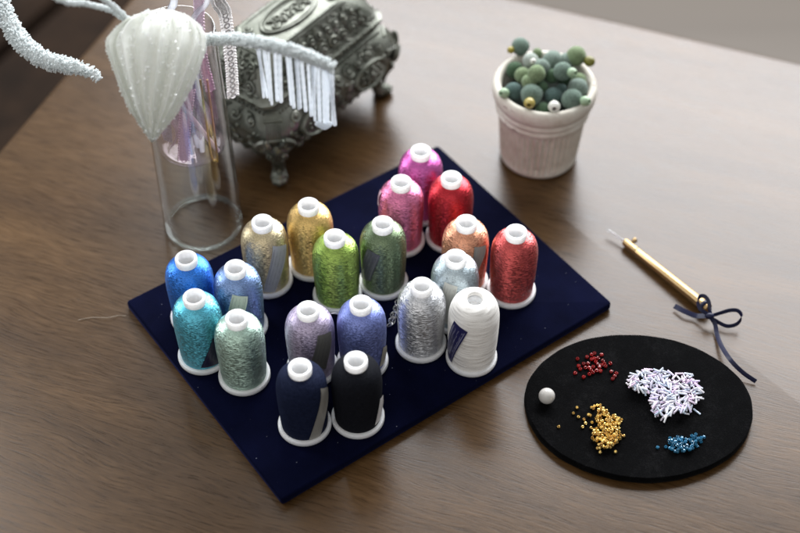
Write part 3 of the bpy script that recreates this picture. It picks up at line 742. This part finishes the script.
for side, wlen in (('F', .090), ('B', .090), ('L', .042), ('R', .042)):
    # lid: two rows of scrolls
    n1 = int(wlen/.0092)
    for k in range(n1):
        uu = -0.9+1.8*(k+.5)/n1; hd = 1 if k % 2 else -1
        spiral(lid, frame(LID, side, uu, .0630), .0040, hd, random.uniform(0, 6), .0009, 1.6)
        leaf(lid, frame(LID, side, uu+.05, .0592), .006, .0013, .5*hd)
        uz = .0706
        spiral(lid, frame(LID, side, uu*.97+.03, uz), .0032, -hd, random.uniform(0, 6), .0008, 1.4)
        leaf(lid, frame(LID, side, uu*.97-.03, .0672), .0055, .0013, 1.2*hd)
        leaf(lid, frame(LID, side, uu*.95, .0742), .0045, .0011, -.8*hd)
        lid.ball(surf(LID, side, uu+.07, .0668), .0011, 7, 5)
    bead_row(lid, LID, side, .0756, -.95, .95, int(wlen/.0028), .0006)
    for k in range(int(wlen/.0031)):
        P, tu, tz, nn = frame(LID, side, -.96+1.92*(k+.5)/int(wlen/.0031), .0563); leaf(lid, (P, tu, tz, nn), .0028, .0009, PI/2*(.7 if k % 2 else 1.3), .0012)
    mbp = [surf(LID, side, k_, .0602)+Vector((0, 0, .0001)) for k_ in (-1, -.5, 0, .5, 1)]
    lid.tube(mbp, .0009, 6)
    # body relief
    n2 = int(wlen/.010)
    for k in range(n2):
        uu = -0.88+1.76*(k+.5)/n2; hd = 1 if k % 2 else -1
        spiral(body, frame(BODY, side, uu, .0452), .0036, hd, random.uniform(0, 6), .0009, 1.5)
        spiral(body, frame(BODY, side, uu+.04, .0262), .0042, -hd, random.uniform(0, 6), .0010, 1.6)
        leaf(body, frame(BODY, side, uu-.04, .0350), .008, .0018, 1.0*hd, .0016)
        leaf(body, frame(BODY, side, uu+.08, .0205), .0075, .0017, .4*hd, .0016)
        body.ball(surf(BODY, side, uu+.09, .0398), .0013, 8, 6); body.ball(surf(BODY, side, uu, .0318), .0012, 8, 6)
    for k in range(int(wlen*700)):
        uu = random.uniform(-.97, .97); zz = random.choice([.0215, .0235, .029, .0385, .0425, .0475])
        leaf(body, frame(BODY, side, uu, zz), random.uniform(.0035, .007), random.uniform(.0009, .0016), random.uniform(0, PI), .0013)
        zz = random.choice([.0612, .0646, .0688, .0725])
        leaf(lid, frame(LID, side, uu, zz), random.uniform(.003, .005), random.uniform(.0008, .0013), random.uniform(0, PI), .0012)
    bead_row(body, BODY, side, .0497, -1, 1, int(wlen/.0025), .0008)
    for k in range(int(wlen/.009)):   # pierced lower lip
        P, tu, tz, nn = frame(BODY, side, -.85+1.7*(k+.5)/int(wlen/.009), .0168); spiral(body, (P+Vector((0, 0, -.001)), tu, tz, nn), .0032, 1, 0, .0010, 1)
for side in ('FL', 'FR', 'BL', 'BR'):      # ribbed corner panels
    for k in range(7):
        uu = -.78+1.56*k/6
        body.tube([surf(BODY, side, uu, z)+Vector((0, 0, 0)) for z in (.0385, .041, .0435, .046)], .0007, 6)
    for z in (.0375, .0470):
        body.tube([surf(BODY, side, k_, z) for k_ in (-1, -.3, .3, 1)], .0010, 6)
    for uu in (-1.0, 1.0):                # volutes flanking the panel
        P, tu, tz, nn = frame(BODY, side, uu, .0350)
        spiral(body, (P, tu, tz, nn), .0050, 1 if uu < 0 else -1, PI/2, .0014, 1.7, .0008)
        P2 = surf(BODY, side, uu*.35, .019); body.tube(cr([P+tz*.005+nn*.001, P+nn*.0022-tu*uu*.003, P2+Vector((0, 0, .004))+nn*.001, P2+Vector((0, 0, -.003))], 5), .0015, 7)
# lid top: oval cartouche, floral cluster, border
def TP(x, y): return (Vector((x, y, .0776)), Vector((1, 0, 0)), Vector((0, 1, 0)), Vector((0, 0, 1)))
lid.torus(Matrix.Translation((0, 0, .0782)), 1, .0009, 40, 8, .022, .0098)
lid.torus(Matrix.Translation((0, 0, .0780)), 1, .0005, 40, 8, .0195, .0078)
for k in range(9):
    x = -.014+.0035*k; hd = 1 if k % 2 else -1
    spiral(lid, TP(x, .0018*hd), .0026, hd, k, .0007, 1.4, .0007); leaf(lid, TP(x, -.0028*hd), .0048, .0012, .9*hd, .0016)
    lid.ball((x+.0015, 0, .0785), .0009, 7, 5)
for sx in (-1, 1):
    for sy in (-1, 1):
        spiral(lid, TP(.0265*sx, .0085*sy), .0030, sx*sy, 0, .0007, 1.5); leaf(lid, TP(.0285*sx, .003*sy), .006, .0014, 1.2*sx*sy)
body.build('body', PEW, casket, 50); lid.build('lid', PEW, casket, 50)
# medallions on the long sides
for sd in ('F', 'B'):
    for uu in (-.48, .48):
        P, tu, tz, nn = frame(BODY, sd, uu, .0365)
        Mx = Matrix(((tu.x, tz.x, nn.x, P.x), (tu.y, tz.y, nn.y, P.y), (tu.z, tz.z, nn.z, P.z), (0, 0, 0, 1))) @ Matrix.Translation((0, 0, .0022)) @ Matrix.Rotation(R(-14), 4, 'X')
        md = MB(); md.lathe([(1, -.004), (1, .0004), (.95, .0016), (.86, .0012), (.8, .0004), (.4, .0010), (.02, .0012)], 36, False, True, .0145, .0078, M=Mx)
        for k in range(9):
            a = 2*PI*k/9; md.ball((.0085*math.cos(a), .0042*math.sin(a), .0012), .0011, 8, 6, M=Mx)
            spiral(md, (Mx @ Vector((.0045*math.cos(a+.3), .0022*math.sin(a+.3), .0010)), tu, tz, nn), .0016, 1 if k % 2 else -1, a, .0005, 1.2)
        md.ball((0, 0, .0014), .0018, 10, 6, M=Mx)
        md.build('medallion', PEW, casket, 50)
for sx in (-1, 1):
    for sy in (-1, 1):
        d = Vector((sx*.75, sy*.66, 0)).normalized(); c0 = Vector((sx*.0480, sy*.0270, 0))
        ft = MB()
        ft.tube(cr([c0+d*o_+Vector((0, 0, z)) for o_, z in [(-.001, .030), (.0015, .026), (.0005, .020), (-.002, .014), (-.0025, .009), (-.001, .005), (.001, .0025), (.0015, .0003)]], 4),
                [.0070, .0070, .0071, .0072, .0070, .0068, .0064, .0060, .0056, .0052, .0048, .0045, .0042, .0040, .0039, .0038, .0037, .0037, .0038, .0041, .0044, .0047, .0050, .0052, .0052, .0050, .0046, .0042, .0034], 14)
        tu = Vector((-d.y, d.x, 0)); tz = Vector((0, 0, 1))
        for s2 in (-1, 1):
            spiral(ft, (c0+d*.0062+tu*s2*.0038+tz*.0245, tu, tz, d), .0032, s2, PI/2, .0010, 1.4); 
            ft.tube(cr([c0+d*.0066+tu*s2*.0028+tz*.021, c0+d*.0032+tu*s2*.0022+tz*.015, c0+d*.0022+tu*s2*.0018+tz*.009], 4), .0009, 6)
            ft.ball(c0+d*.0048+tu*s2*.0022+tz*.0028, .0022, 9, 6)
        ft.ball(c0+d*.0058+tz*.0028, .0024, 9, 6)
        leaf(ft, (c0+d*.0075+tz*.025, tu, tz, d), .008, .0022, PI/2, .002)
        ft.build('foot', PEW, casket, 60)

# ------------------------------------------------------------------ glass vase
VC = Vector((-.1104, .0325, .0002))
vase = thing('glass_vase', VC, 'tall clear glass vase with a pink tinted inner cup holding ribbons', 'vase')
GL = glass_thin('clear_glass', (.975, .985, .98), 1.35, .03, 1.5)
GP = glass_thin('pink_glass', (.975, .91, .945), 1.2, .03, 1.5, .02)
mb = MB(); H_ = .136
mb.lathe([(.0190, .0006), (.0212, .0004), (.0219, .0012), (.0221, .0025), (.0216, .030), (.0210, .070), (.0204, .110), (.0201, H_-.001), (.0198, H_), (.0192, H_), (.0190, H_-.001), (.0193, .110), (.0199, .070), (.0204, .030), (.0206, .0030), (.0200, .0015), (.0190, .0006)], 96)
vo = mb.build('outer_wall', GL, vase, 60)
mb = MB(); mb.torus(Matrix.Translation((0, 0, .0014)), .0208, .0011, 80, 8); mb.build('foot_ring', glass_thin('thick_glass', (.90, .93, .92), 2.2, .05, 1.5, .12), vase)
mb = MB(); mb.lathe([(.0002, .0560), (.010, .0562), (.0150, .0575), (.0178, .0610), (.0186, .066), (.0188, .09), (.0187, .131), (.0192, .1335)], 80)
mb.build('inner_cup', GP, vase, 60)

# ------------------------------------------------------------------ beaded flower in the vase
FL0 = Vector((-.108, .032, .057))
flower = thing('beaded_flower', FL0, 'frosted white beaded artificial flower with drooping petal and tendrils, standing in the glass vase', 'artificial flower')
def F(p): return Vector(p)-FL0
m, nt, b = nm('pearly_satin'); co = objco(nt); f = noise(nt, co, 500, 4, .6); g = noise(nt, co, 3000, 2)
nt.links.new(ramp(nt, f, [(.3, (.84, .85, .78)), (.7, (.93, .94, .90))]), b.inputs['Base Color'])
setp(b, Roughness=.38, Sheen_Weight=.3, Subsurface_Weight=.3, Subsurface_Scale=.004, Coat_Weight=.5, Coat_Roughness=.16); bump(nt, b, g, .35, .0006)
def translucent(m, k, col=(.9, .92, .88)):
    nt = m.node_tree; out = nt.nodes['Material Output']; src_ = out.inputs[0].links[0].from_socket
    t_ = N(nt, 'ShaderNodeBsdfTranslucent'); t_.inputs[0].default_value = (*col, 1); mx_ = N(nt, 'ShaderNodeMixShader'); mx_.inputs[0].default_value = k
    nt.links.new(src_, mx_.inputs[1]); nt.links.new(t_.outputs[0], mx_.inputs[2]); nt.links.new(mx_.outputs[0], out.inputs[0])
translucent(m, .4)
PSAT = m
FROST = simple('frost_beads', (.88, .91, .91), .2, var=.08, scale=1500, Coat_Weight=.5, Subsurface_Weight=.2, Subsurface_Scale=.002)
translucent(FROST, .45, (.92, .95, .95))
T0 = Vector((-.1098, .0110, .164)); P0 = Vector((-.1135, -.0400, .128))
axp = P0-T0; Lp = axp.length; ap = axp.normalized(); xp = Vector((1, 0, 0)); xp = (xp-ap*xp.dot(ap)).normalized(); np_ = xp.cross(ap); 
if np_.z < 0: np_ = -np_
WL = [(0, 3), (.04, 20), (.10, 33), (.18, 44), (.27, 51), (.33, 51), (.42, 46), (.6, 35.5), (.8, 21.5), (.93, 8), (1, 1.0)]
WR = [(0, 12), (.04, 27), (.1, 38), (.2, 46), (.3, 47.5), (.42, 44), (.6, 36), (.8, 23), (.93, 9), (1, 1.0)]
FOLDS = [(.30, .1, .10, .0016), (.62, .2, .09, .0022), (.95, .1, .13, .0020), (1.28, .15, .08, -.0016), (1.42, .1, .07, .0018), (2.0, -.1, .10, -.0014), (2.22, -.15, .09, .0026), (2.5, -.1, .08, -.0016), (2.72, -.2, .08, .0018), (2.95, 0, .07, .0012)]
def petal_pt(v_, phi, extra=0):
    c_, s_ = math.cos(phi), math.sin(phi)
    w_ = lerp_tab(WL if c_ < 0 else WR, v_)/2170
    mid = (lerp_tab(WL, v_)+lerp_tab(WR, v_))/2/2170
    env = min(1, 7*v_)*min(1, 4*(1-v_)+.3)
    ridge = 1+(.018*math.cos(7*phi+4*v_+1)+.012*math.cos(13*phi-3*v_)+.010*math.sin(15*v_+3*phi)+.008*math.cos(29*phi+9*v_))*env
    fold = 0
    for f0, fs, fw_, fa in FOLDS:
        x_ = phi-(f0+fs*(v_-.4)); fold += 1.7*fa*math.exp(-(x_/fw_)**2)*env
    x_ = phi-(1.62+.35*(v_-.3)); fold += .0038*env*(1/(1+math.exp(-x_/.035)))*math.exp(-max(0, x_)/.55)
    d_ = mid*.40*s_*ridge + fold*1.0
    return T0+ap*(Lp*v_)+xp*(w_*c_*ridge)+np_*(d_+.004*math.sin(PI*v_)) + (np_*s_+xp*c_)*extra
rows = [[F(petal_pt(i/48, 2*PI*j/240)) for j in range(240)] for i in range(49)]
mb = MB(); mb.grid(rows, True, True, True)
petal = mb.build('petal', PSAT, flower, 80)
mb = MB(); random.seed(9)
for phi0 in (.35, .7, 1.05, 1.40, 1.75, 2.1, 2.45, 2.8):
    for k in range(46):
        v_ = .06+.92*k/45
        if random.random() < .8: continue
        mb.ball(F(petal_pt(v_, phi0+random.gauss(0, .03), .0004)), random.uniform(.0002, .00038), 7, 5)
for k in range(70):
    v_ = random.uniform(.03, 1); ph = random.choice([random.gauss(0, .12), random.gauss(PI, .12), random.uniform(.1, 3)])
    mb.ball(F(petal_pt(v_, ph, .0003)), random.uniform(.0002, .0004), 7, 5)
mb.build('beading', FROST, petal)
sq = MB(); random.seed(31)
for k in range(420):
    v_ = random.uniform(.03, .985); ph = random.choice([.45, .75, 1.1, 1.35, 1.7, 2.05, 2.3, 2.6, 2.85, 3.1, .1])+random.gauss(0, .06)
    p = petal_pt(v_, ph, .0004); n0 = (np_*math.sin(ph)+xp*math.cos(ph)*.7+Vector((random.gauss(0, .35), random.gauss(0, .35), random.gauss(0, .35)))).normalized()
    sq.lathe([(.0001, .0001), (.00042, .00008), (.00046, 0), (.0001, -.0001)], 8, True, True, M=Matrix.Translation(F(p)) @ n0.to_track_quat('Z', 'Y').to_matrix().to_4x4())
sq.build('sequins', simple('sequin', (.92, .93, .91), .12, 0, var=.03, Coat_Weight=1.0, Coat_Roughness=.05), petal)
def frost_tube(mb, pts, rads, n=10, per=5.0, spike=.5):
    P = cr(pts, n); Rr = [lerp_tab([(i/(len(rads)-1), r) for i, r in enumerate(rads)], k/(len(P)-1)) for k in range(len(P))]
    mb.tube(P, Rr, 10)
    for k in range(len(P)-1):
        seg = (P[k+1]-P[k]); t_ = seg.normalized(); a = t_.orthogonal().normalized(); b_ = t_.cross(a)
        cnt_ = max(1, int(seg.length*Rr[k]*6.283*per*1e6))
        for _ in range(cnt_):
            q = random.uniform(0, 6.283); d = a*math.cos(q)+b_*math.sin(q); p = P[k]+seg*random.random()
            d2 = (d+t_*random.uniform(.1, .8)).normalized(); r_ = random.uniform(.00030, .00055)
            l_ = random.uniform(.0005, .0014)*spike*2
            mb.tube([p+d*Rr[k]*.8, p+d*Rr[k]*.9+d2*l_], [r_, r_*.8], 5)
random.seed(2)
mb = MB()
arm = [Vector((-.150, -.010, .186)), Vector((-.172, -.008, .204)), Vector((-.194, .020, .205)), Vector((-.2065, .062, .165))]
armv = [at(-6, -16, .143), at(4, 12, .137), at(19, 39, .132), at(42, 58.5, .130), at(70, 66, .129), at(89, 71, .128), at(99, 80, .126)]
frost_tube(mb, [F(p) for p in armv], [.0034, .0037, .0039, .0034, .0028, .0018, .0009], 10, 1.0, .85)
tn = mb.build('tendril', FROST, flower)
mb = MB(); nk = at(131, 22, .160)
frost_tube(mb, [F(p) for p in [T0+Vector((-.006, -.001, 0)), nk, at(112, 11, .170), at(86, 4, .180), at(58, -1, .187), arm[1], arm[2], arm[3], armv[0]]], [.0011, .0011, .0011, .0011, .0011, .0012, .0016, .003, .0042], 10, 1.6, .25)
mb.build('stalk', FROST, tn)
mb = MB(); frost_tube(mb, [F(p) for p in [nk, at(119, 11, .170), at(104, -1, .180), at(85, -14, .190), at(50, -34, .200)]], [.0011]*5, 10, 1.6, .25)
mb.build('tendril', FROST, flower)
# stems in the cup
CLG = glass_thin('clear_stem', (.85, .87, .9), 1.8, .08, 1.5, .25)
mb = MB(); mb.tube([F(p) for p in cr([(-.107, .034, .058), (-.110, .036, .100), (-.1125, .040, .138), at(174, 2, .150), at(176, -25, .165)], 8)], .0019, 12); mb.build('stem', CLG, flower)
mb = MB(); mb.tube([F(p) for p in cr([(-.105, .030, .058), (-.103, .034, .100), (-.102, .038, .136), at(207, 2, .148), at(207, -25, .165)], 8)], .0014, 12); mb.build('stem', CLG, flower)
mb = MB(); mb.tube([F(p) for p in cr([(-.110, .028, .058), (-.110, .027, .11), (-.110, .020, .150), T0], 8)], .0012, 10); mb.build('stem', FROST, flower)
LACE = simple('lace', (.90, .86, .85), .55, var=.08, scale=1200, bmp=.5, bd=.0005, Subsurface_Weight=.5, Subsurface_Scale=.004)
PLACE_ = simple('pink_lace', (.74, .56, .66), .5, var=.15, scale=1200)
def lace(mb, pts, wd, w, rnd=.00075):
    P = cr(pts, 14); k = 0
    strip(mb, pts, wd, w*.75, .0004)
    for i, p in enumerate(P):
        t_ = (P[min(i+1, len(P)-1)]-P[max(i-1, 0)]).normalized(); d = Vector(wd); d = (d-t_*d.dot(t_)).normalized()
        for s_ in (-1, 1): mb.ball(p+d*s_*w*.46, rnd*random.uniform(.8, 1.2), 7, 5)
        if i % 2 == 0: mb.torus(Matrix.Translation(p) @ t_.cross(d).to_track_quat('Z', 'Y').to_matrix().to_4x4(), w*.22, .0004, 10, 5)
mb = MB(); lace(mb, [F(p) for p in [at(214, -14, .160), at(218, 2, .146), (-.0862, .0415, .138), (-.0862, .0425, .110), (-.0872, .0430, .085)]], (.8, .5, .1), .0062)
mb.build('lace_ribbon', LACE, flower)
mb = MB(); lace(mb, [F(p) for p in [at(198, -10, .158), at(199, 6, .143), (-.1000, .040, .118), (-.0975, .036, .095)]], (.9, .2, .1), .0045)
mb.build('lace_ribbon', PLACE_, flower)
mb = MB(); lace(mb, [F(p) for p in [(-.1060, .0245, .105), (-.1100, .0200, .085), (-.1130, .0185, .062)]], (1, .1, .1), .0060, .0006)
mb.build('lace_ribbon', PLACE_, flower)
cols = [('lilac_tulle', (.62, .55, .62)), ('grey_tulle', (.42, .42, .47)), ('pink_tulle', (.66, .52, .60)), ('blue_ribbon', (.36, .40, .54)), ('sage_tulle', (.44, .45, .38)), ('violet_tulle', (.46, .38, .47))]
random.seed(14)
for k in range(13):
    nm_, cc = cols[k % 6]; mt = simple(nm_ + ('' if k < 6 else '_fold'), cc, .45, var=.2, scale=700, Sheen_Weight=.3, Alpha=.4)
    a = 2*PI*k/13+.3; rr = random.uniform(.005, .0135); x, y = VC.x+rr*math.cos(a), VC.y+rr*math.sin(a)
    pts = [(x+random.gauss(0, .002), y+random.gauss(0, .002), z) for z in (.064+random.uniform(0, .012), .082, .100, .118, .130)]
    mb = MB(); strip(mb, [F(p) for p in pts], (math.cos(a+1.5+k), math.sin(a+1.5+k), .1), random.uniform(.004, .008)); mb.build('ribbon', mt, flower)
mb = MB(); mb.tube([F(p) for p in [(-.1115, .0200, .1020), (-.0955, .0235, .0640)]], .0013, 10); mb.build('rod', simple('pink_rod', (.80, .68, .76), .3), flower)
mb = MB(); mb.tube([F(p) for p in cr([(-.1000, .026, .110), (-.099, .0215, .075), (-.0985, .0205, .062), (-.0970, .0210, .0600), (-.0960, .022, .063), (-.0965, .026, .110)], 8)], .0006, 8); mb.build('wire', simple('gold_wire', (.55, .42, .2), .3, 1), flower)
# fringe branch
mb = MB(); random.seed(4)
br = [at(186, 46, .140), at(206, 40, .150), at(232, 39, .158), at(256, 42, .165), at(284, 48, .168), at(312, 58, .167), at(334, 68, .164)]
frost_tube(mb, [F(Vector((-.1065, .028, .125)))] + [F(p) for p in br], [.0015, .0017, .0018, .0019, .0020, .0021, .0020, .0016], 8, 1.5, .7)
bro = mb.build('fringe_branch', FROST, flower)
m2, nt, b = nm('ice_bugle'); setp(b, Base_Color=(.90, .93, .96), Roughness=.15, Transmission_Weight=.0, Coat_Weight=.6, Subsurface_Weight=.7, Subsurface_Scale=.005)
try: setp(b, Thin_Film_Thickness=420.0, Thin_Film_IOR=1.55)
except Exception: pass
translucent(m2, .55, (.92, .95, .98))
bc = cr(br[3:], 12)
NS = 19
random.seed(8)
for k in range(NS):
    t_ = min(1, max(0, k/(NS-1)+random.gauss(0, .02))); p = bc[min(len(bc)-1, int(t_*(len(bc)-1)))]
    ln = lerp_tab([(0, .0335), (.5, .0335), (.75, .0355), (1, .0330)], t_)+random.uniform(-.0012, .0012)
    sway = Vector((random.gauss(0, .0011), random.gauss(0, .001), 0))
    sm = MB(); q = 0; fat = random.uniform(.5, .85)
    while q < ln:
        l_ = min(random.uniform(.0035, .005), ln-q); a0_ = p+sway*(q/ln)+Vector((0, 0, -q)); a1_ = p+sway*((q+l_)/ln)+Vector((0, 0, -q-l_))
        sm.tube([F(a0_), F(a0_.lerp(a1_, .5)), F(a1_)], [.0011*fat, .0012*fat, .0011*fat], 8); q += l_
    if k in (NS-3, NS-2):   # small loop closing the end
        e = p+Vector((0, 0, -ln)); sm.tube([F(q_) for q_ in cr([e, e+Vector((-.0025, -.001, -.0014)), e+Vector((-.0062, -.002, .002))], 6)], .0011, 8)
    sm.build('bead_strand', m2, bro)

# ------------------------------------------------------------------ light
w = bpy.data.worlds.new('World'); bpy.context.scene.world = w; w.use_nodes = True
bg = w.node_tree.nodes['Background']; bg.inputs[0].default_value = (.95, .97, 1.0, 1); bg.inputs[1].default_value = .36
def area(name, loc_, target, sx, sy, power, col=(1, 1, 1)):
    l = bpy.data.lights.new(name, 'AREA'); l.shape = 'RECTANGLE'; l.size = sx; l.size_y = sy; l.energy = power; l.color = col
    o = bpy.data.objects.new(name, l); C.objects.link(o); o.location = loc_
    o.rotation_euler = (Vector(target)-Vector(loc_)).to_track_quat('-Z', 'Y').to_euler(); return o
area('window_light', (.88, 2.3, 1.77), (.60, 0, 1.45), 3.15, 2.05, 290, (.95, .97, 1))
area('room_fill', (-.5, -1.1, 1.9), (0, 0, 0), 2.6, 2.6, 16, (1, .95, .89))
area('side_window', (-1.5, .9, 1.2), (-.05, 0, 0), .9, 1.0, 24, (.93, .97, 1))

sc = bpy.context.scene
sc.render.engine = 'CYCLES'
sc.view_settings.view_transform = 'Standard'; sc.view_settings.look = 'None'; sc.view_settings.exposure = 0; sc.view_settings.gamma = 1
sc.cycles.use_denoising = True
sc.cycles.max_bounces = 12; sc.cycles.transparent_max_bounces = 24; sc.cycles.sample_clamp_indirect = 6
sc.render.film_transparent = False
